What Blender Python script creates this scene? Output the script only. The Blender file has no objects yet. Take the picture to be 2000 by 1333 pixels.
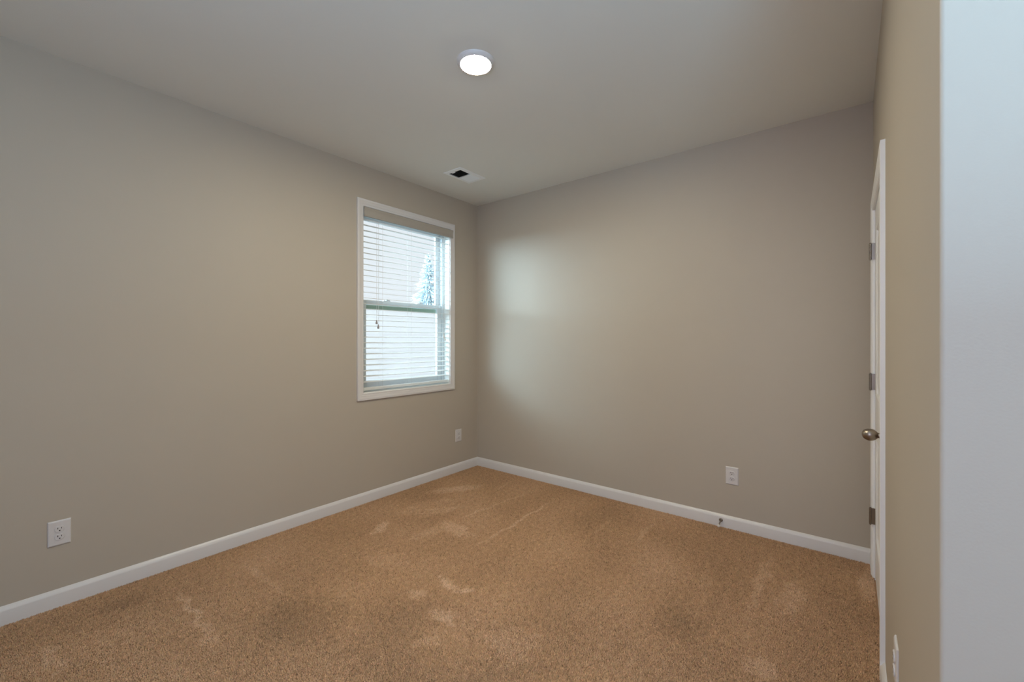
import bpy, bmesh, math, random
import numpy as np
from mathutils import Vector, Matrix

random.seed(7)
rng = np.random.default_rng(11)
SC = bpy.context.scene
COL = SC.collection

# ------------------------------------------------------------------ camera
ROOM_W, ROOM_H = 3.206, 2.743          # left wall x=0, far wall y=0, door wall x=ROOM_W
CAM = Vector((3.101, -3.312, 1.329))
cam_data = bpy.data.cameras.new('camera')
cam_data.sensor_width = 36.0
cam_data.lens = 832.0 / 2000.0 * 36.0
cam_data.shift_y = -3.4 / 2000.0
cam_data.clip_start = 0.02
cam_data.dof.use_dof = True
cam_data.dof.focus_distance = 3.2
cam_data.dof.aperture_fstop = 8.0
cam = bpy.data.objects.new('camera', cam_data)
cam.location = CAM
cam.rotation_euler = (math.pi / 2, 0, 0.67151)
COL.objects.link(cam)
SC.camera = cam

# ------------------------------------------------------------------ exposure, sky, lamps
SC.view_settings.view_transform = 'Standard'
SC.view_settings.look = 'None'
SC.view_settings.exposure = 0.0
SC.view_settings.gamma = 1.0
SC.view_settings.use_curve_mapping = False
SC.cycles.use_denoising = True
SC.cycles.max_bounces = 14
SC.cycles.diffuse_bounces = 10
SC.cycles.transparent_max_bounces = 16
SC.cycles.sample_clamp_indirect = 6.0
SC.cycles.caustics_reflective = False
SC.cycles.caustics_refractive = False

world = bpy.data.worlds.new('overcast_sky')
SC.world = world
world.use_nodes = True
bg = world.node_tree.nodes['Background']
bg.inputs['Color'].default_value = (0.90, 0.945, 1.0, 1)
bg.inputs['Strength'].default_value = 1.03

# veiled low sun: very soft daylight that reaches the far wall through the blind
sun = bpy.data.lights.new('veiled_sun', 'SUN')
sun.energy = 44.0
sun.angle = math.radians(85)
sun.color = (0.61, 0.85, 1.0)
suno = bpy.data.objects.new('veiled_sun', sun)
suno.rotation_euler = Vector((0.30, 0.95, -0.06)).to_track_quat('-Z', 'Y').to_euler()
COL.objects.link(suno)

# unseen lamp standing in for bounced flash, aimed at the ceiling behind the photographer
up = bpy.data.lights.new('bounce_flash', 'AREA')
up.shape = 'DISK'
up.size = 0.5
up.energy = 58.0
up.color = (0.39, 0.71, 1.0)
upo = bpy.data.objects.new('bounce_flash', up)
upo.location = (3.70, -3.80, 1.35)
upo.rotation_euler = (math.pi, 0, 0)
COL.objects.link(upo)

LED_STRENGTH = 503.0

# added bluish fill lamp in front of the solid rear wall, behind the photographer
rw = bpy.data.lights.new('rear_fill', 'AREA')
rw.shape = 'RECTANGLE'
rw.size = 1.25
rw.size_y = 1.45
rw.energy = 36.0
rw.color = (0.66, 0.71, 1.0)
rwo = bpy.data.objects.new('rear_fill', rw)
rwo.location = (3.05, -4.735, 1.65)
rwo.rotation_euler = (math.pi / 2, 0, 0)
COL.objects.link(rwo)

# ------------------------------------------------------------------ materials
def new_mat(name):
    m = bpy.data.materials.new(name)
    m.use_nodes = True
    nt = m.node_tree
    return m, nt, nt.nodes['Principled BSDF']

def painted(name, col, rough, bump=0.0, scale=300.0, spec=0.3, var=0.0):
    m, nt, p = new_mat(name)
    p.inputs['Base Color'].default_value = (*col, 1)
    p.inputs['Roughness'].default_value = rough
    p.inputs['Specular IOR Level'].default_value = spec
    tc = nt.nodes.new('ShaderNodeTexCoord')
    if bump:
        n = nt.nodes.new('ShaderNodeTexNoise')
        n.inputs['Scale'].default_value = scale
        n.inputs['Detail'].default_value = 3
        b = nt.nodes.new('ShaderNodeBump')
        b.inputs['Strength'].default_value = bump
        b.inputs['Distance'].default_value = 0.002
        nt.links.new(tc.outputs['Object'], n.inputs['Vector'])
        nt.links.new(n.outputs['Fac'], b.inputs['Height'])
        nt.links.new(b.outputs['Normal'], p.inputs['Normal'])
    if var:
        n2 = nt.nodes.new('ShaderNodeTexNoise')
        n2.inputs['Scale'].default_value = 3.0
        n2.inputs['Detail'].default_value = 5
        mx = nt.nodes.new('ShaderNodeMix')
        mx.data_type = 'RGBA'
        mx.inputs[6].default_value = (*[c * (1 - var) for c in col], 1)
        mx.inputs[7].default_value = (*[min(1, c * (1 + var)) for c in col], 1)
        nt.links.new(tc.outputs['Object'], n2.inputs['Vector'])
        nt.links.new(n2.outputs['Fac'], mx.inputs[0])
        nt.links.new(mx.outputs[2], p.inputs['Base Color'])
    return m

def metal(name, col, rough):
    m, nt, p = new_mat(name)
    p.inputs['Base Color'].default_value = (*col, 1)
    p.inputs['Metallic'].default_value = 1.0
    p.inputs['Roughness'].default_value = rough
    tc = nt.nodes.new('ShaderNodeTexCoord')
    n = nt.nodes.new('ShaderNodeTexNoise')
    n.inputs['Scale'].default_value = 120
    mr = nt.nodes.new('ShaderNodeMapRange')
    mr.inputs['To Min'].default_value = rough * 0.85
    mr.inputs['To Max'].default_value = rough * 1.2
    nt.links.new(tc.outputs['Object'], n.inputs['Vector'])
    nt.links.new(n.outputs['Fac'], mr.inputs['Value'])
    nt.links.new(mr.outputs['Result'], p.inputs['Roughness'])
    return m

WALL = painted('greige_wall_paint', (0.475, 0.425, 0.354), 0.55, 0.09, 260, 0.35, 0.012)
CEIL = painted('flat_ceiling_paint', (0.77, 0.775, 0.735), 0.9, 0.2, 260, 0.1, 0.01)
TRIM = painted('white_trim_paint', (0.69, 0.67, 0.66), 0.35, 0.05, 60, 0.45)
DOORM = painted('white_door_paint_lit', (0.88, 0.89, 0.90), 0.4, 0.05, 90, 0.4)  # trim white raised and cooled for the stronger light around the door
JAMB = painted('white_window_jamb_paint', (0.82, 0.82, 0.79), 0.35, 0.03, 50, 0.4)
VINYL = painted('white_window_vinyl', (0.70, 0.74, 0.76), 0.35, 0.03, 50, 0.4)
BLIND = painted('white_blind_slats', (0.88, 0.88, 0.86), 0.4, 0.03, 80, 0.4)
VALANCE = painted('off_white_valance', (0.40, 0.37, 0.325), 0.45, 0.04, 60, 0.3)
CORD = painted('white_cord', (0.75, 0.75, 0.73), 0.8, 0.1, 400)
TASSEL = painted('grey_tassel_plastic', (0.30, 0.28, 0.27), 0.5, 0.05, 90)
PLATE = painted('white_plate_plastic', (0.66, 0.64, 0.635), 0.32, 0.02, 70, 0.5)
SLOT = painted('dark_slot', (0.012, 0.011, 0.010), 0.7, 0.05, 90)
DARKGREEN = painted('dark_green_screen_frame', (0.40, 0.50, 0.38), 0.5, 0.05, 90)
REGISTER = painted('white_register_enamel', (0.88, 0.90, 0.90), 0.4, 0.03, 60)
DUCT = painted('duct_shade', (0.03, 0.03, 0.03), 0.8, 0.05, 60)  # near black stands for the unlit inside of the duct
LAMPRING = painted('white_lamp_ring', (0.72, 0.70, 0.69), 0.4, 0.02, 60)
NICKEL = metal('brushed_nickel', (0.34, 0.285, 0.235), 0.36)
HINGEM = metal('satin_nickel_hinge', (0.27, 0.23, 0.19), 0.33)
RUBBER = painted('white_rubber', (0.75, 0.73, 0.68), 0.6, 0.05, 90)
GROUNDM = painted('pale_gravel', (0.50, 0.50, 0.49), 0.9, 0.4, 30, 0.1, 0.08)
FOLIAGE = painted('hazed_needles', (0.68, 0.75, 0.78), 0.8, 0.3, 40, 0.1, 0.2)  # haze and glare put into the needle colour
BARK = painted('grey_bark', (0.22, 0.19, 0.17), 0.9, 0.6, 40, 0.1, 0.2)

def translucent(m, col, fac):
    nt = m.node_tree
    p = nt.nodes['Principled BSDF']
    out = [n for n in nt.nodes if n.type == 'OUTPUT_MATERIAL'][0]
    t = nt.nodes.new('ShaderNodeBsdfTranslucent')
    t.inputs['Color'].default_value = (*col, 1)
    mx = nt.nodes.new('ShaderNodeMixShader')
    mx.inputs[0].default_value = fac
    nt.links.new(p.outputs[0], mx.inputs[1])
    nt.links.new(t.outputs[0], mx.inputs[2])
    nt.links.new(mx.outputs[0], out.inputs['Surface'])
translucent(FOLIAGE, (0.68, 0.75, 0.78), 0.5)
translucent(BLIND, (0.93, 0.94, 0.94), 0.45)

def glass_mat():
    m = bpy.data.materials.new('window_glass')
    m.use_nodes = True
    nt = m.node_tree
    nt.nodes.clear()
    out = nt.nodes.new('ShaderNodeOutputMaterial')
    tr = nt.nodes.new('ShaderNodeBsdfTransparent')
    tr.inputs['Color'].default_value = (0.95, 0.97, 0.97, 1)
    gl = nt.nodes.new('ShaderNodeBsdfGlossy')
    gl.inputs['Roughness'].default_value = 0.02
    lw = nt.nodes.new('ShaderNodeLayerWeight')
    lw.inputs['Blend'].default_value = 0.5
    pw = nt.nodes.new('ShaderNodeMath')
    pw.operation = 'POWER'
    pw.inputs[1].default_value = 5.0
    fr = nt.nodes.new('ShaderNodeMath')
    fr.operation = 'MULTIPLY_ADD'
    fr.inputs[1].default_value = 0.96
    fr.inputs[2].default_value = 0.035
    nt.links.new(lw.outputs['Facing'], pw.inputs[0])
    nt.links.new(pw.outputs[0], fr.inputs[0])
    mx = nt.nodes.new('ShaderNodeMixShader')
    nt.links.new(fr.outputs[0], mx.inputs[0])
    nt.links.new(tr.outputs[0], mx.inputs[1])
    nt.links.new(gl.outputs[0], mx.inputs[2])
    nt.links.new(mx.outputs[0], out.inputs['Surface'])
    return m
GLASS = glass_mat()

def lens_mat():
    m, nt, p = new_mat('lit_lamp_lens')
    p.inputs['Base Color'].default_value = (0.9, 0.9, 0.9, 1)
    p.inputs['Emission Color'].default_value = (1.0, 0.89, 0.65, 1)
    p.inputs['Emission Strength'].default_value = LED_STRENGTH
    return m
LENS = lens_mat()

CARPET_COL = (0.51, 0.318, 0.188)
def carpet_mat():
    m, nt, p = new_mat('tan_carpet_yarn')
    at = nt.nodes.new('ShaderNodeAttribute')
    at.attribute_name = 'yarn'
    nt.links.new(at.outputs['Color'], p.inputs['Base Color'])
    p.inputs['Roughness'].default_value = 0.95
    p.inputs['Specular IOR Level'].default_value = 0.05
    return m
CARPET = carpet_mat()
BACKING = painted('tan_carpet_backing', tuple(c * 0.8 for c in CARPET_COL), 0.95, 0.8, 180, 0.05, 0.1)

# ------------------------------------------------------------------ mesh helpers
class MB:
    """collects geometry for ONE mesh object"""
    def __init__(self):
        self.v, self.f = [], []
    def add(self, verts, faces):
        o = len(self.v)
        self.v += [tuple(p) for p in verts]
        self.f += [tuple(i + o for i in fc) for fc in faces]
        return self
    def box(self, x0, x1, y0, y1, z0, z1):
        return self.add([(x, y, z) for z in (z0, z1) for y in (y0, y1) for x in (x0, x1)],
                        [(0, 2, 3, 1), (4, 5, 7, 6), (0, 1, 5, 4), (2, 6, 7, 3), (0, 4, 6, 2), (1, 3, 7, 5)])
    def loft(self, rings, closed=True, caps=True):
        n = len(rings[0])
        vs = [p for r in rings for p in r]
        fs = []
        for k in range(len(rings) - 1):
            for i in range(n if closed else n - 1):
                j = (i + 1) % n
                fs.append((k * n + i, k * n + j, (k + 1) * n + j, (k + 1) * n + i))
        if caps:
            fs.append(tuple(range(n))[::-1])
            fs.append(tuple((len(rings) - 1) * n + i for i in range(n)))
        return self.add(vs, fs)
    def lathe(self, prof, origin, axis, seg=32):
        """prof: (radius, height along axis)"""
        ax = Vector(axis).normalized()
        a = ax.orthogonal().normalized()
        b = ax.cross(a)
        o = Vector(origin)
        rings = []
        for r, h in prof:
            r = max(r, 1e-5)
            rings.append([o + ax * h + (a * math.cos(t) + b * math.sin(t)) * r
                          for t in [2 * math.pi * k / seg for k in range(seg)]])
        return self.loft(rings)
    def tube(self, pts, r, seg=8):
        pts = [Vector(p) for p in pts]
        rings = []
        t0 = (pts[1] - pts[0]).normalized()
        a = t0.orthogonal().normalized()
        for i, p in enumerate(pts):
            t = (pts[min(i + 1, len(pts) - 1)] - pts[max(i - 1, 0)]).normalized()
            a = (a - t * a.dot(t)).normalized()
            b = t.cross(a)
            rings.append([p + (a * math.cos(q) + b * math.sin(q)) * r for q in [2 * math.pi * k / seg for k in range(seg)]])
        return self.loft(rings)
    def build(self, name, mat, parent=None, smooth=False, bevel=0.0, loc=None, sharp=35):
        me = bpy.data.meshes.new(name)
        me.from_pydata(self.v, [], self.f)
        bm = bmesh.new()
        bm.from_mesh(me)
        bmesh.ops.recalc_face_normals(bm, faces=bm.faces)
        if smooth:
            for fc in bm.faces:
                fc.smooth = True
            for e in bm.edges:
                if len(e.link_faces) == 2 and e.calc_face_angle(0) > math.radians(sharp):
                    e.smooth = False
        bm.to_mesh(me)
        bm.free()
        me.materials.append(mat)
        o = bpy.data.objects.new(name, me)
        COL.objects.link(o)
        if parent:
            o.parent = parent
            o.matrix_parent_inverse = Matrix.Identity(4)
        if loc:
            o.location = loc
        if bevel:
            md = o.modifiers.new('bevel', 'BEVEL')
            md.width = bevel
            md.segments = 2
            md.limit_method = 'ANGLE'
            md.angle_limit = math.radians(40)
        return o

def tag(o, label=None, cat=None, group=None, kind=None):
    if label: o['label'] = label
    if cat: o['category'] = cat
    if group: o['group'] = group
    if kind: o['kind'] = kind
    return o

def empty(name, loc=(0, 0, 0), rz=0.0):
    o = bpy.data.objects.new(name, None)
    o.empty_display_size = 0.1
    COL.objects.link(o)
    o.location = loc
    o.rotation_euler = (0, 0, rz)
    return o

def dup(root, loc, rz, label):
    r = root.copy()
    COL.objects.link(r)
    r.location = loc
    r.rotation_euler = (0, 0, rz)
    r['label'] = label
    for ch in list(root.children):
        c = ch.copy()
        COL.objects.link(c)
        c.parent = r
        for g in list(ch.children):
            d = g.copy()
            COL.objects.link(d)
            d.parent = c
    return r

def struct(o):
    return tag(o, kind='structure')

# ------------------------------------------------------------------ room shell
REAR, ALC_X, WALL_END = -4.75, 4.55, -2.412     # behind and right of the photographer
WY0, WY1, WZ0, WZ1 = -1.352, -0.402, 0.893, 2.408   # window opening
DY0, DY1, DZ = -1.075, -0.212, 2.045                # door opening
LT = 0.014                                           # jamb liner thickness

struct(MB().box(-0.16, ALC_X + 0.1, REAR - 0.1, 0.12, -0.12, -0.010).build('floor', BACKING))
struct(MB().box(-0.16, ALC_X + 0.1, REAR - 0.1, 0.12, ROOM_H, ROOM_H + 0.1).build('ceiling', CEIL))
w = MB()
w.box(-0.15, 0, REAR, WY0 - LT, -0.01, ROOM_H)
w.box(-0.15, 0, WY1 + LT, 0.0, -0.01, ROOM_H)
w.box(-0.15, 0, WY0 - LT, WY1 + LT, -0.01, WZ0 - LT)
w.box(-0.15, 0, WY0 - LT, WY1 + LT, WZ1 + LT, ROOM_H)
struct(w.build('wall_left', WALL))
struct(MB().box(-0.15, ALC_X + 0.1, 0.0, 0.12, -0.01, ROOM_H).build('wall_back', WALL))
# door wall, with the rounded drywall corner nearest the photographer
w = MB()
JT = 0.018
T = 0.115
w.box(ROOM_W, ROOM_W + T, DY1 + JT, 0.0, -0.01, ROOM_H)
w.box(ROOM_W, ROOM_W + T, DY0 - JT, DY1 + JT, DZ + JT, ROOM_H)
r = 0.006
ring = [(ROOM_W + T, DY0 - JT), (ROOM_W, DY0 - JT)]
for k in range(9):
    a = math.pi / 2 * k / 8
    ring.append((ROOM_W + r - r * math.cos(a), WALL_END + r - r * math.sin(a)))
ring += [(ROOM_W + T, WALL_END)]
w.loft([[(x, y, -0.01) for x, y in ring], [(x, y, ROOM_H) for x, y in ring]])
struct(w.build('wall_right', WALL, smooth=True))
struct(MB().box(ROOM_W + T, ALC_X, WALL_END, WALL_END + 0.115, -0.01, ROOM_H).build('wall_entry', WALL))
struct(MB().box(ALC_X, ALC_X + 0.1, REAR, WALL_END + 0.115, -0.01, ROOM_H).build('wall_alcove', WALL))
RX0, RX1, RZ0, RZ1 = 2.40, 3.70, 0.90, 2.40
struct(MB().box(-0.15, ALC_X + 0.1, REAR - 0.1, REAR, -0.01, ROOM_H).build('wall_rear', WALL))
w = MB()
for b in ((RX0 - 0.06, RX0, RZ0 - 0.06, RZ1 + 0.06), (RX1, RX1 + 0.06, RZ0 - 0.06, RZ1 + 0.06), (RX0, RX1, RZ0 - 0.06, RZ0), (RX0, RX1, RZ1, RZ1 + 0.06)):
    w.box(b[0], b[1], REAR, REAR + 0.016, b[2], b[3])
struct(w.build('rear_fill_frame', TRIM))  # added unseen frame around the fill lamp, no opening behind it

# ------------------------------------------------------------------ baseboards
BBP = [(0.0, 0.0), (0.0, 0.0815), (0.002, 0.0815), (0.0055, 0.0790), (0.0140, 0.0635), (0.0150, 0.0600), (0.0150, 0.0)]
def baseboard(name, pts, nrm):
    """pts: two floor points; nrm: inward normal; prof sweep with optional mitres handled by end offsets"""
    (xa, ya, ma), (xb, yb, mb) = pts
    d = Vector((xb - xa, yb - ya, 0)).normalized()
    n = Vector((*nrm, 0))
    rings = []
    for (x, y, mt) in ((xa, ya, ma), (xb, yb, mb)):
        rings.append([Vector((x, y, -0.009)) + n * a + d * (mt * a) + Vector((0, 0, h + 0.009 if h else 0)) for a, h in BBP])
    return struct(MB().loft(rings).build(name, TRIM, smooth=True))
baseboard('baseboard_left', ((0, REAR, 0), (0, 0, -1)), (1, 0))
baseboard('baseboard_back', ((0, 0, 1), (ROOM_W, 0, -1)), (0, -1))
CAS = 0.057
baseboard('baseboard_right', ((ROOM_W, WALL_END, -1), (ROOM_W, DY0 - CAS, 0)), (-1, 0))
baseboard('baseboard_corner', ((ROOM_W, DY1 + CAS, 0), (ROOM_W, 0, -1)), (-1, 0))
baseboard('baseboard_entry', ((ROOM_W, WALL_END, -1), (ALC_X, WALL_END, 0)), (0, -1))

# ------------------------------------------------------------------ casings (swept, mitred)
CP = [(0, 0), (0, 0.0075), (0.003, 0.0105), (0.016, 0.0105), (0.019, 0.0125), (0.036, 0.0140), (0.041, 0.0165), (0.050, 0.0165), (0.057, 0.0145), (0.057, 0)]
def casing_loop(y0, y1, z0, z1, to_world, closed):
    rings = []
    corners = [(y0, z0, -1, -1), (y0, z1, -1, 1), (y1, z1, 1, 1), (y1, z0, 1, -1)]
    if not closed:
        corners[0] = (y0, z0, -1, 0)
        corners[3] = (y1, z0, 1, 0)
    for (y, z, sy, sz) in corners:
        rings.append([to_world(y + sy * d, z + sz * d, h) for d, h in CP])
    m = MB()
    if closed:
        rings.append(rings[0])
        n = len(CP)
        vs = [p for r_ in rings[:4] for p in r_]
        fs = []
        for k in range(4):
            for i in range(n):
                j = (i + 1) % n
                k2 = (k + 1) % 4
                fs.append((k * n + i, k * n + j, k2 * n + j, k2 * n + i))
        m.add(vs, fs)
    else:
        m.loft(rings)
    return m
rv = 0.004
struct(casing_loop(WY0 - rv, WY1 + rv, WZ0 - rv, WZ1 + rv, lambda y, z, h: (h, y, z), True).build('trim_1', TRIM, smooth=True, sharp=25))
struct(casing_loop(DY0, DY1, 0.004, DZ, lambda y, z, h: (ROOM_W - h, y, z), False).build('trim_2', DOORM, smooth=True, sharp=25))  # casing takes the brightened door white in place of the trim paint

# ------------------------------------------------------------------ window
win = struct(empty('window_1', (-0.11, (WY0 + WY1) / 2, WZ0)))
def wpart(mb, name, mat, parent, bevel=0.0, smooth=False):
    """world-coordinate geometry, re-based on the window's empty"""
    base = Vector((-0.11, (WY0 + WY1) / 2, WZ0))
    mb.v = [tuple(Vector(p) - base) for p in mb.v]
    return mb.build(name, mat, parent, bevel=bevel, smooth=smooth)
def frame_rect(mb, x0, x1, y0, y1, z0, z1, wl, wr, wb, wt):
    mb.box(x0, x1, y0, y0 + wl, z0, z1)
    mb.box(x0, x1, y1 - wr, y1, z0, z1)
    mb.box(x0, x1, y0 + wl, y1 - wr, z0, z0 + wb)
    mb.box(x0, x1, y0 + wl, y1 - wr, z1 - wt, z1)
    return mb
wpart(frame_rect(MB(), -0.15, 0.0, WY0 - LT, WY1 + LT, WZ0 - LT, WZ1 + LT, LT, LT, LT, LT), 'jamb', JAMB, win)
wpart(frame_rect(MB(), -0.148, -0.078, WY0, WY1, WZ0, WZ1, 0.03, 0.03, 0.03, 0.03), 'window_frame', VINYL, win, bevel=0.002)
fy0, fy1, fz0, fz1 = WY0 + 0.031, WY1 - 0.031, WZ0 + 0.031, WZ1 - 0.031
MEET = 1.626
us = wpart(frame_rect(MB(), -0.142, -0.118, fy0, fy1, MEET, fz1, 0.045, 0.045, 0.034, 0.04), 'upper_sash', VINYL, win, bevel=0.002)
wpart(MB().box(-0.124, -0.121, fy0 + 0.04, fy1 - 0.04, MEET + 0.03, fz1 - 0.035), 'glass', GLASS, us)
ls = wpart(frame_rect(MB(), -0.115, -0.088, fy0, fy1, fz0, MEET + 0.036, 0.05, 0.05, 0.055, 0.037), 'lower_sash', VINYL, win, bevel=0.002)
wpart(MB().box(-0.096, -0.093, fy0 + 0.045, fy1 - 0.045, fz0 + 0.05, MEET + 0.003), 'glass', GLASS, ls)
for cy in (-1.063, -0.694):
    k = MB()
    k.box(-0.112, -0.090, cy - 0.034, cy + 0.034, MEET + 0.036, MEET + 0.042)
    k.lathe([(0.013, 0), (0.013, 0.010), (0.010, 0.013)], (-0.101, cy, MEET + 0.042), (0, 0, 1), 20)
    k.box(-0.098, -0.086, cy - 0.006, cy + 0.026, MEET + 0.044, MEET + 0.051)
    wpart(k, 'sash_lock', VINYL, ls)
tag(wpart(frame_rect(MB(), -0.147, -0.1425, fy0 + 0.012, fy1 - 0.012, fz0, MEET - 0.001, 0.012, 0.012, 0.014, 0.034), 'screen_frame', DARKGREEN, win),
    'dark green bar below the meeting rail')

# ------------------------------------------------------------------ venetian blind
SY0, SY1 = WY0 + 0.006, WY1 - 0.006
blind = tag(empty('window_blind', (0, (WY0 + WY1) / 2, WZ0)),
            'white two inch slatted blind hanging open in the window', 'blind')
def bpart(mb, name, mat, parent, bevel=0.0, smooth=False):
    base = Vector((0, (WY0 + WY1) / 2, WZ0))
    mb.v = [tuple(Vector(p) - base) for p in mb.v]
    return mb.build(name, mat, parent, bevel=bevel, smooth=smooth)
VP = [(0.010, 2.326), (0.010, 2.403), (0.020, 2.403), (0.026, 2.399), (0.026, 2.388), (0.022, 2.382), (0.021, 2.345), (0.025, 2.336), (0.025, 2.326)]
vm = MB()
vm.loft([[(x + 0.009, y, z) for x, z in VP] for y in (WY0 - 0.010, WY1 + 0.018)])
tag(bpart(vm, 'valance', VALANCE, blind, smooth=True), 'off white valance board')
bpart(MB().box(-0.056, 0.018, SY0, SY1, 2.372, 2.404), 'headrail', BLIND, blind, bevel=0.002)
SLX0, SLX1 = -0.059, -0.008
first = None
zs = [2.3175 - 0.0462 * i for i in range(30)]
for i, z in enumerate(zs):
    if first is None:
        s = MB()
        hh = 0.0014
        prof = []
        nn = 6
        for k in range(nn + 1):
            t = k / nn
            prof.append((SLX0 + (SLX1 - SLX0) * t, hh + 0.0010 * (1 - (2 * t - 1) ** 2)))
        for k in range(nn, -1, -1):
            t = k / nn
            prof.append((SLX0 + (SLX1 - SLX0) * t, -hh + 0.0010 * (1 - (2 * t - 1) ** 2)))
        s.loft([[(x, y, z + dz - (x - (SLX0 + SLX1) / 2) * math.tan(math.radians(6))) for x, dz in prof] for y in (SY0, SY1)])
        first = bpart(s, 'slat', BLIND, blind, smooth=True)
    else:
        c = first.copy()
        c.location = (random.uniform(-0.0006, 0.0006), random.uniform(-0.001, 0.001), z - zs[0] + random.uniform(-0.0006, 0.0006))
        c.rotation_euler = (0, 0, 0)
        COL.objects.link(c)
bpart(MB().box(-0.060, -0.006, SY0, SY1, 0.908, 0.930), 'bottom_rail', BLIND, blind, bevel=0.004)
for cy in (-1.166, -0.865, -0.548):
    lm = MB()
    for x in (SLX1 + 0.002, SLX0 - 0.002):
        lm.tube([(x, cy, 2.352), (x, cy, 0.930)], 0.0009, 6)
    for z in zs:
        lm.tube([(SLX0 - 0.002, cy, z - 0.0028), (SLX1 + 0.002, cy, z - 0.0028)], 0.0006, 5)
    bpart(lm, 'ladder_cord', CORD, blind)
TP = [(0.0025, 0.0), (0.0045, -0.004), (0.0050, -0.012), (0.0085, -0.026), (0.0088, -0.032), (0.004, -0.035)]
for nm, y, x, z in (('lift_cord', -1.2371, 0.013, 1.490), ('lift_cord', -1.2234, 0.016, 1.452), ('tilt_cord', -0.4861, 0.006, 1.378), ('tilt_cord', -0.4728, 0.010, 1.350)):
    lc = bpart(MB().tube([(x - 0.001, y + 0.002, 2.352), (x, y, z - 0.002)], 0.0009, 6), nm, CORD, blind)
    tm = MB().lathe(TP, (x, y, z), (0, 0, 1), 16)
    base = Vector((0, (WY0 + WY1) / 2, WZ0))
    tm.v = [tuple(Vector(p) - base) for p in tm.v]
    tag(tm.build('tassel', TASSEL if nm == 'lift_cord' else RUBBER, lc, smooth=True), 'grey bell-shaped tassel' if nm == 'lift_cord' else 'pale cord tassel')

# ------------------------------------------------------------------ ceiling lamp
LX, LY = 1.606, -1.728
lamp = tag(empty('ceiling_light', (LX, LY, ROOM_H)), 'round white flush ceiling light, glowing, in the middle of the ceiling', 'ceiling light')
MB().lathe([(0.0965, 0.0), (0.0965, -0.003), (0.0950, -0.0055), (0.0885, -0.0130), (0.0830, -0.0170), (0.0785, -0.0180), (0.0772, -0.0160), (0.0772, -0.008), (0.060, -0.006)],
           (0, 0, 0), (0, 0, 1), 72).build('trim_ring', LAMPRING, lamp, smooth=True)
lp = [(0.0765, -0.012)]
for k in range(0, 9):
    a = math.pi / 2 * k / 8
    lp.append((0.0765 * math.cos(a), -0.0178 - 0.0042 * math.sin(a)))
tag(MB().lathe(lp, (0, 0, 0), (0, 0, 1), 48).build('lens', LENS, lamp, smooth=True), 'bright lit lens')

# ------------------------------------------------------------------ ceiling register
VX0, VX1, VY0, VY1 = 0.394, 0.599, -0.845, -0.532
reg = tag(empty('air_register', ((VX0 + VX1) / 2, (VY0 + VY1) / 2, ROOM_H)), 'white metal air vent on the ceiling near the window corner', 'air vent')
cxv, cyv = (VX0 + VX1) / 2, (VY0 + VY1) / 2
hx, hy = (VX1 - VX0) / 2, (VY1 - VY0) / 2
ox, oy = 0.068, 0.121
def rect(a, b, z): return [(-a, -b, z), (a, -b, z), (a, b, z), (-a, b, z)]
MB().loft([rect(hx, hy, -0.0005), rect(hx, hy, -0.0025), rect(hx - 0.006, hy - 0.006, -0.006), rect(ox, oy, -0.0075), rect(ox, oy, -0.0008)], caps=False).build('frame', REGISTER, reg)
MB().box(-ox, ox, -oy, oy, -0.0011, -0.0002).build('duct_back', DUCT, reg)  # flat dark sheet in place of the shaded duct opening
MB().box(-ox, ox, -0.003, 0.003, -0.0085, -0.001).build('center_bar', REGISTER, reg)
def louver(y, tilt, mat):
    m = MB()
    L = 0.0075 if tilt < 0 else 0.0095
    th = 0.0004
    d = Vector((0, math.cos(tilt), math.sin(tilt)))
    nrm = Vector((0, -math.sin(tilt), math.cos(tilt)))
    c = Vector((0, y, -0.0048))
    pr = [c - d * L + nrm * th, c + d * L + nrm * th, c + d * L - nrm * th, c - d * L - nrm * th]
    m.loft([[Vector((x, 0, 0)) + p for p in pr] for x in (-ox, ox)])
    return m.build('louver', mat, reg)
for k in range(7):
    louver(-oy + 0.009 + k * 0.0164, math.radians(24), DUCT)  # near blades coloured dark like the shaded duct seen between them
    louver(0.012 + k * 0.0164, math.radians(-30), REGISTER)
MB().box(-0.036, -0.002, -oy - 0.001, -oy + 0.012, -0.0095, -0.004).build('lever', REGISTER, reg, bevel=0.001)

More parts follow.
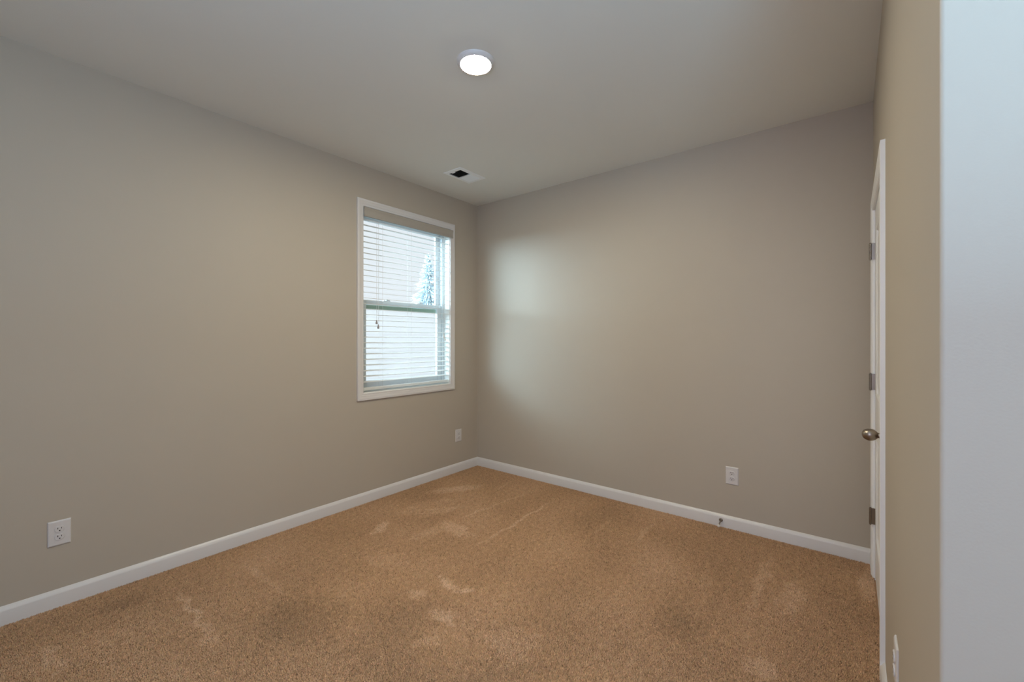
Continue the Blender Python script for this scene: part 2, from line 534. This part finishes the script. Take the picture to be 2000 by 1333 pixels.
# ------------------------------------------------------------------ wall outlets
PW, PH = 0.041, 0.062
out0 = tag(empty('wall_outlet', (0, -3.052, 0.361), math.pi / 2), 'white duplex outlet on the left wall at the far left of the photo', 'outlet', 'duplex wall outlets')
def rr(a, b, yy): return [(-a, yy, -b), (a, yy, -b), (a, yy, b), (-a, yy, b)]
MB().loft([rr(PW, PH, 0), rr(PW, PH, -0.002), rr(PW - 0.0015, PH - 0.0015, -0.0042), rr(PW - 0.006, PH - 0.006, -0.0062)]).build('faceplate', PLATE, out0)
for sz in (0.0195, -0.0195):
    pts = []
    R = 0.0172
    for k in range(48):
        a = 2 * math.pi * k / 48
        pts.append((R * math.cos(a), max(-0.0138, min(0.0138, R * math.sin(a)))))
    m = MB()
    m.loft([[(x, -0.005, z + sz) for x, z in pts], [(x, -0.0088, z + sz) for x, z in pts], [(x * 0.95, -0.0095, z * 0.95 + sz) for x, z in pts]])
    rc = m.build('receptacle', PLATE, out0)
    s = MB()
    s.box(-0.0078, -0.0052, -0.0099, -0.009, sz + 0.0005, sz + 0.0088)
    s.box(0.0054, 0.0076, -0.0099, -0.009, sz + 0.0012, sz + 0.0082)
    gp = []
    for k in range(20):
        a = 2 * math.pi * k / 20
        gp.append((0.0030 * math.cos(a), max(-0.0032, min(0.0022, 0.0032 * math.sin(a))) - 0.0062 + sz))
    s.loft([[(x, -0.009, z) for x, z in gp], [(x, -0.0099, z) for x, z in gp]])
    tag(s.build('socket_slots', SLOT, rc), 'dark socket slots')
MB().lathe([(0.0034, 0), (0.0034, 0.0014), (0.0022, 0.002)], (0, -0.0060, 0), (0, -1, 0), 16).build('screw', PLATE, out0, smooth=True)
dup(out0, (0, -0.281, 0.358), math.pi / 2, 'small-looking white duplex outlet below the window by the room corner')
dup(out0, (2.448, 0, 0.367), 0, 'white duplex outlet on the far wall above the door stop')
dup(out0, (ROOM_W, -1.675, 0.400), -math.pi / 2, 'white duplex outlet seen edge-on beside the door at bottom right')

# ------------------------------------------------------------------ door stop
st = tag(empty('door_stop', (2.379, -0.0135, 0.043)), 'small nickel door stop with white tip on the far baseboard', 'door stop')
MB().lathe([(0.0125, 0), (0.0125, 0.003), (0.010, 0.006), (0.006, 0.008)], (0, 0, 0), (0, -1, 0), 24).build('base', HINGEM, st, smooth=True)
dv = Vector((0, -1, -0.28)).normalized()
MB().lathe([(0.005, 0.0), (0.0042, 0.012), (0.0042, 0.055), (0.0052, 0.058), (0.0052, 0.062)], (0, -0.004, -0.001), dv, 20).build('rod', HINGEM, st, smooth=True)
tag(MB().lathe([(0.0055, 0.0), (0.0085, 0.002), (0.0085, 0.010), (0.006, 0.013)], Vector((0, -0.004, -0.001)) + dv * 0.061, dv, 20).build('tip', RUBBER, st, smooth=True), 'white rubber tip')

# ------------------------------------------------------------------ door
door = struct(empty('door_1', (ROOM_W, DY1, 0)))
def dpart(mb, name, mat, parent, bevel=0.0, smooth=False):
    base = Vector((ROOM_W, DY1, 0))
    mb.v = [tuple(Vector(p) - base) for p in mb.v]
    return mb.build(name, mat, parent, bevel=bevel, smooth=smooth)
jm = MB()
jm.box(ROOM_W, ROOM_W + T, DY0 - JT, DY0 - 0.001, -0.008, DZ + JT)
jm.box(ROOM_W, ROOM_W + T, DY1 + 0.001, DY1 + JT, -0.008, DZ + JT)
jm.box(ROOM_W, ROOM_W + T, DY0 - 0.001, DY1 + 0.001, DZ + 0.001, DZ + JT)
jm.box(ROOM_W + 0.042, ROOM_W + T, DY0 - 0.001, DY0 + 0.015, -0.008, DZ + 0.001)
jm.box(ROOM_W + 0.042, ROOM_W + T, DY1 - 0.015, DY1 + 0.001, -0.008, DZ + 0.001)
jm.box(ROOM_W + 0.042, ROOM_W + T, DY0 + 0.015, DY1 - 0.015, DZ - 0.015, DZ + 0.001)
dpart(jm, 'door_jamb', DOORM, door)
# slab with two recessed panels
sx = ROOM_W + 0.002
y0, y1, z0, z1 = DY0 + 0.003, DY1 - 0.003, 0.016, DZ - 0.003
STILE = 0.118
holes = [(0.255, 0.800), (1.030, 1.915)]
dm = MB()
a0, a1 = y0 + STILE, y1 - STILE
def quad(ya, yb, za, zb): dm.add([(sx, ya, za), (sx, yb, za), (sx, yb, zb), (sx, ya, zb)], [(0, 1, 2, 3)])
quad(y0, a0, z0, z1); quad(a1, y1, z0, z1)
quad(a0, a1, z0, holes[0][0]); quad(a0, a1, holes[0][1], holes[1][0]); quad(a0, a1, holes[1][1], z1)
for hz0, hz1 in holes:
    rg = []
    for ins, dep in ((0, 0), (0.004, 0.002), (0.012, 0.0085), (0.020, 0.0095), (0.034, 0.0095), (0.055, 0.0035)):
        rg.append([(sx + dep, a0 + ins, hz0 + ins), (sx + dep, a1 - ins, hz0 + ins), (sx + dep, a1 - ins, hz1 - ins), (sx + dep, a0 + ins, hz1 - ins)])
    dm.loft(rg, caps=False)
    dm.add(rg[-1], [(0, 1, 2, 3)])
xb = sx + 0.035
dm.add([(sx, y0, z0), (sx, y1, z0), (sx, y1, z1), (sx, y0, z1), (xb, y0, z0), (xb, y1, z0), (xb, y1, z1), (xb, y0, z1)],
       [(0, 1, 5, 4), (1, 2, 6, 5), (2, 3, 7, 6), (3, 0, 4, 7), (4, 5, 6, 7)])
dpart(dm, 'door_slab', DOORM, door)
for zc in (1.817, 1.093, 0.346):
    hm = MB()
    hxp, hyp = ROOM_W - 0.0185, DY1 - 0.004
    for k in range(5):
        za = zc - 0.0445 + k * 0.0178
        hm.lathe([(0.0052, 0), (0.0060, 0.0008), (0.0060, 0.0166), (0.0052, 0.0172)], (hxp, hyp, za), (0, 0, 1), 16)
    hm.lathe([(0.003, 0), (0.0048, 0.001), (0.0048, 0.003), (0.002, 0.005)], (hxp, hyp, zc + 0.0443), (0, 0, 1), 16)
    hm.lathe([(0.003, 0), (0.0048, 0.001), (0.0048, 0.003), (0.002, 0.005)], (hxp, hyp, zc - 0.0443), (0, 0, -1), 16)
    hh_ = dpart(hm, 'hinge', HINGEM, door, smooth=True)
    lf = MB().box(hxp + 0.002, ROOM_W + 0.003, hyp - 0.0012, hyp + 0.0012, zc - 0.0445, zc + 0.0445)
    dpart(lf, 'hinge_leaf', HINGEM, hh_)
KZ, KY = 0.934, DY0 + 0.066
kn = MB()
kn.lathe([(0.012, 0.006), (0.0115, 0.012), (0.0105, 0.018), (0.0125, 0.0205), (0.0185, 0.026), (0.0232, 0.034), (0.0252, 0.042), (0.0245, 0.051), (0.0212, 0.059), (0.0158, 0.0655), (0.0085, 0.0695), (0.001, 0.0705)],
         (sx, KY, KZ), (-1, 0, 0), 40)
ko = dpart(kn, 'door_knob', NICKEL, door, smooth=True)
dpart(MB().lathe([(0.032, 0), (0.032, 0.003), (0.029, 0.006), (0.016, 0.009)], (sx, KY, KZ), (-1, 0, 0), 40), 'rose', NICKEL, ko, smooth=True)

# ------------------------------------------------------------------ outdoors
GZ = -0.45
struct(MB().box(-90, -0.16, -60, 90, GZ - 0.2, GZ).build('ground', GROUNDM))
def conifer(loc, height, rad):
    root = tag(empty('conifer_tree', loc), 'conifer tree standing outside, coloured pale blue for haze, seen through the blind', 'tree')
    MB().lathe([(0.11, 0), (0.09, 0.4), (0.05, height * 0.6), (0.01, height * 0.96)], (0, 0, 0), (0, 0, 1), 12).build('trunk', BARK, root, smooth=True)
    fm = MB()
    R_ = random.Random(3)
    tiers = 26
    for t in range(tiers):
        f_ = t / (tiers - 1)
        z = 0.5 + f_ * (height - 0.55)
        rr_ = rad * (1 - f_) ** 0.9 + 0.06
        nb = max(5, int(20 * (1 - f_) + 6))
        for k in range(nb):
            a = 2 * math.pi * (k + R_.random()) / nb
            L = rr_ * R_.uniform(0.7, 1.08)
            dr = -L * R_.uniform(0.15, 0.4)
            d = Vector((math.cos(a), math.sin(a), 0))
            s = Vector((-math.sin(a), math.cos(a), 0))
            wd = 0.10 + 0.16 * L
            z_ = z + R_.uniform(-0.08, 0.08)
            p0 = Vector((0, 0, z_)); p1 = d * L * 0.55 + Vector((0, 0, z_ + dr * 0.35)); p2 = d * L + Vector((0, 0, z_ + dr))
            for off in (-1, -0.35, 0.35, 1):
                q = p1 + s * wd * off * 1.2 + Vector((0, 0, -0.1 * abs(off)))
                e = p1 + d * L * 0.30 * (1 - 0.3 * abs(off)) + s * wd * off * 1.5 + Vector((0, 0, -0.22 * L))
                fm.loft([[p0 + s * 0.03 * off + Vector((0, 0, 0.03)), p0 + s * 0.03 * off - Vector((0, 0, 0.03)), p0 + s * 0.05 * off],
                         [q + Vector((0, 0, 0.05)), q - s * 0.05 - Vector((0, 0, 0.05)), q + s * 0.05 - Vector((0, 0, 0.05))],
                         [e + Vector((0, 0, 0.012)), e - s * 0.012, e + s * 0.012]])
            fm.loft([[p1 + Vector((0, 0, 0.05)), p1 - s * 0.06, p1 + s * 0.06], [p2 + Vector((0, 0, 0.01)), p2 - s * 0.01, p2 + s * 0.01]])
    fm.lathe([(rad * 0.55, 0.45), (rad * 0.50, 0.7), (rad * 0.24, height * 0.55), (0.04, height * 0.93)], (0, 0, 0), (0, 0, 1), 24)  # core cone added to close dark gaps between the branches
    fm.build('foliage', FOLIAGE, root)
conifer((CAM.x - 25 * 0.7765, CAM.y + 25 * 0.6602, GZ), 6.75, 2.5)

FENCEM = painted('white_vinyl_fence', (0.76, 0.71, 0.70), 0.5, 0.03, 30, 0.3)
FX, FTOP = -3.3, 1.90
fence = tag(empty('privacy_fence', (FX, 1.5, GZ)), 'plain white board fence standing outside, seen through the lower half of the window', 'fence')
fb = MB()
nb = 15
bh = (FTOP - GZ - 0.10) / nb
for k in range(nb):
    fb.box(-0.012, 0.012, -7.5, 7.5, 0.06 + k * bh, 0.06 + (k + 1) * bh - 0.006)
fb.box(-0.006, 0.006, -7.5, 7.5, 0.06, FTOP - GZ - 0.06)
fb.build('boards', FENCEM, fence)
MB().box(-0.03, 0.03, -7.5, 7.5, FTOP - GZ - 0.06, FTOP - GZ).build('top_rail', FENCEM, fence, bevel=0.005)
pp = MB().box(-0.11, -0.013, -0.05, 0.05, 0, FTOP - GZ - 0.05)
p0 = pp.build('post', FENCEM, fence, bevel=0.004)
p0.location = (0, -7.5, 0)
for k in range(1, 7):
    c = p0.copy()
    c.location = (0, -7.5 + 2.5 * k, 0)
    COL.objects.link(c)

# ------------------------------------------------------------------ carpet pile (uncountable tufts: one object)
def carpet():
    sp = 0.0046
    xs = np.arange(0.012, ROOM_W - 0.002, sp)
    ys = np.arange(-3.42, -0.010, sp)
    gx, gy = np.meshgrid(xs, ys)
    X = gx.ravel() + rng.uniform(-0.5, 0.5, gx.size) * sp * 0.95
    Y = gy.ravel() + rng.uniform(-0.5, 0.5, gx.size) * sp * 0.95
    X = np.clip(X, 0.010, ROOM_W - 0.001)
    Y = np.clip(Y, -3.43, -0.010)
    n = X.size
    # nap: pile left lying by feet and vacuum cleaner, its shading put into colour
    nap = np.zeros(n)
    def smooth_noise(k, amp, lo, hi):
        s = np.zeros(n)
        for _ in range(k):
            th = rng.uniform(0, 2 * np.pi); fr = rng.uniform(lo, hi); ph = rng.uniform(0, 2 * np.pi)
            s += np.sin((X * np.cos(th) + Y * np.sin(th)) * fr + ph)
        return s / np.sqrt(k) * amp
    wx = smooth_noise(10, 0.012, 15, 50); wy = smooth_noise(10, 0.012, 15, 50)
    rag = smooth_noise(40, 1.0, 50, 260)
    def blob(px, py, a, b, ang, amp):
        dx, dy = X + wx - px, Y + wy - py
        c, s = np.cos(ang), np.sin(ang)
        u, v = (c * dx + s * dy) / a, (-s * dx + c * dy) / b
        d = u * u + v * v + 0.45 * rag
        return amp / (1 + np.exp((d - 1) * 3))
    for args in NAP:
        nap += blob(*args)
    nap += smooth_noise(14, 0.035, 3, 14) + smooth_noise(30, 0.03, 60, 200)
    # fibre colour, with the lighter and darker shading of the nap mixed in
    tone = 1 + 1.9 * nap + rng.normal(0, 0.12, n)
    dark = rng.random(n) < 0.07  # random dark tufts stand for shaded gaps in the pile
    tone[dark] *= 0.55
    lite = rng.random(n) < 0.06
    tone[lite] *= 1.22
    col = np.empty((n, 4), np.float32)
    for k in range(3):
        col[:, k] = CARPET_COL[k] * tone * (1 + rng.normal(0, 0.03, n))
    greyer = np.clip(nap * 1.6, 0, 1)[:, None]
    col[:, :3] = col[:, :3] * (1 - greyer) + col[:, :3].mean(1, keepdims=True) * np.array([1.22, 0.98, 0.80]) * greyer
    col[:, 3] = 1
    col = np.clip(col, 0.01, 0.9)
    # tufts: three-sided leaning tapers
    ht = rng.uniform(0.0045, 0.0085, n)
    base_z = -0.0082
    la = smooth_noise(12, 1.0, 3, 12) * 1.5 + rng.normal(0, 1.2, n)
    lm = rng.uniform(0.0005, 0.0042, n)
    V = np.empty((n, 4, 3), np.float32)
    r0 = rng.uniform(0.0024, 0.0038, n)
    a0_ = rng.uniform(0, 2 * np.pi, n)
    for k in range(3):
        a = a0_ + k * 2 * np.pi / 3
        V[:, k, 0] = X + np.cos(a) * r0
        V[:, k, 1] = Y + np.sin(a) * r0
        V[:, k, 2] = base_z
    V[:, 3, 0] = X + np.cos(la) * lm
    V[:, 3, 1] = Y + np.sin(la) * lm
    V[:, 3, 2] = base_z + ht
    V[:, :, 0] = np.clip(V[:, :, 0], 0.004, ROOM_W - 0.0005)
    V[:, :, 1] = np.clip(V[:, :, 1], -3.44, -0.004)
    idx = (np.arange(n, dtype=np.int32) * 4)[:, None, None]
    tri = np.array([[0, 1, 3], [1, 2, 3], [2, 0, 3]], np.int32)[None]
    F = (idx + tri).reshape(-1)
    me = bpy.data.meshes.new('carpet_pile')
    me.vertices.add(n * 4)
    me.vertices.foreach_set('co', V.reshape(-1))
    me.loops.add(n * 9)
    me.loops.foreach_set('vertex_index', F)
    me.polygons.add(n * 3)
    me.polygons.foreach_set('loop_start', np.arange(0, n * 9, 3, dtype=np.int32))
    try:
        me.polygons.foreach_set('loop_total', np.full(n * 3, 3, np.int32))
    except Exception:
        pass
    ca = me.color_attributes.new('yarn', 'FLOAT_COLOR', 'POINT')
    ca.data.foreach_set('color', np.repeat(col, 4, axis=0).reshape(-1))
    me.update(calc_edges=True)
    me.validate()
    me.materials.append(CARPET)
    o = bpy.data.objects.new('carpet_pile', me)
    COL.objects.link(o)
    return tag(o, 'tan twist-pile carpet with paler footprints and vacuum tracks, wall to wall', 'carpet', kind='stuff')

# (x, y, half length, half width, angle, strength)
NAP = [
    (0.494, -1.520, 0.101, 0.035, 2.150, 0.220),
    (0.453, -1.056, 0.216, 0.090, 1.364, 0.120),
    (0.345, -0.662, 0.227, 0.060, 0.975, 0.160),
    (0.594, -1.079, 0.156, 0.060, 1.203, 0.160),
    (0.924, -1.214, 0.143, 0.060, -0.199, 0.160),
    (0.820, -1.374, 0.117, 0.050, 1.490, 0.100),
    (0.915, -1.759, 0.125, 0.090, 0.270, 0.100),
    (1.379, -1.718, 0.074, 0.030, -0.183, 0.240),
    (1.497, -1.707, 0.052, 0.025, 1.065, 0.220),
    (1.326, -1.875, 0.049, 0.030, 0.785, 0.180),
    (1.564, -1.914, 0.075, 0.030, -0.144, 0.200),
    (1.631, -2.080, 0.054, 0.030, 0.780, 0.120),
    (1.198, -0.828, 0.391, 0.012, -1.532, 0.200),
    (0.865, -0.699, 0.369, 0.012, -1.701, 0.120),
    (0.627, -0.309, 0.133, 0.010, -1.486, 0.120),
    (1.710, -0.508, 0.166, 0.012, -1.524, 0.100),
    (1.986, -0.445, 0.152, 0.020, -1.501, 0.100),
    (2.716, -0.597, 0.301, 0.030, -1.585, 0.120),
    (2.863, -0.705, 0.190, 0.050, -1.664, 0.120),
    (2.820, -1.334, 0.074, 0.050, -1.787, 0.160),
    (3.180, -0.311, 0.170, 0.040, -1.630, 0.120),
    (2.482, -0.883, 0.232, 0.030, -1.462, 0.060),
    (0.508, -2.648, 0.152, 0.015, -0.034, 0.180),
    (0.794, -2.659, 0.154, 0.020, -0.043, 0.120),
    (0.492, -3.121, 0.117, 0.030, 0.029, 0.120),
    (0.558, -2.314, 0.248, 0.020, 0.050, 0.080),
    (1.998, -1.452, 0.108, 0.100, -0.331, 0.040),
    (1.958, -1.853, 0.115, 0.100, 0.971, 0.120),
    (2.475, -1.479, 0.216, 0.200, 0.376, -0.050),
    (1.072, -2.334, 0.198, 0.150, 0.036, -0.120),
    (0.850, -2.899, 0.205, 0.100, 0.463, 0.030),
    (1.746, -1.192, 0.210, 0.200, 0.813, 0.030),
    (0.233, -2.830, 0.107, 0.060, -1.754, -0.080),
    (1.165, -2.142, 0.120, 0.120, -1.814, -0.030),
    (0.546, -2.312, 0.133, 0.100, -1.496, -0.040),
    (2.472, -1.275, 0.100, 0.100, 0.009, -0.080),
    (1.435, -2.401, 0.150, 0.150, 0.547, -0.050),
]
carpet()
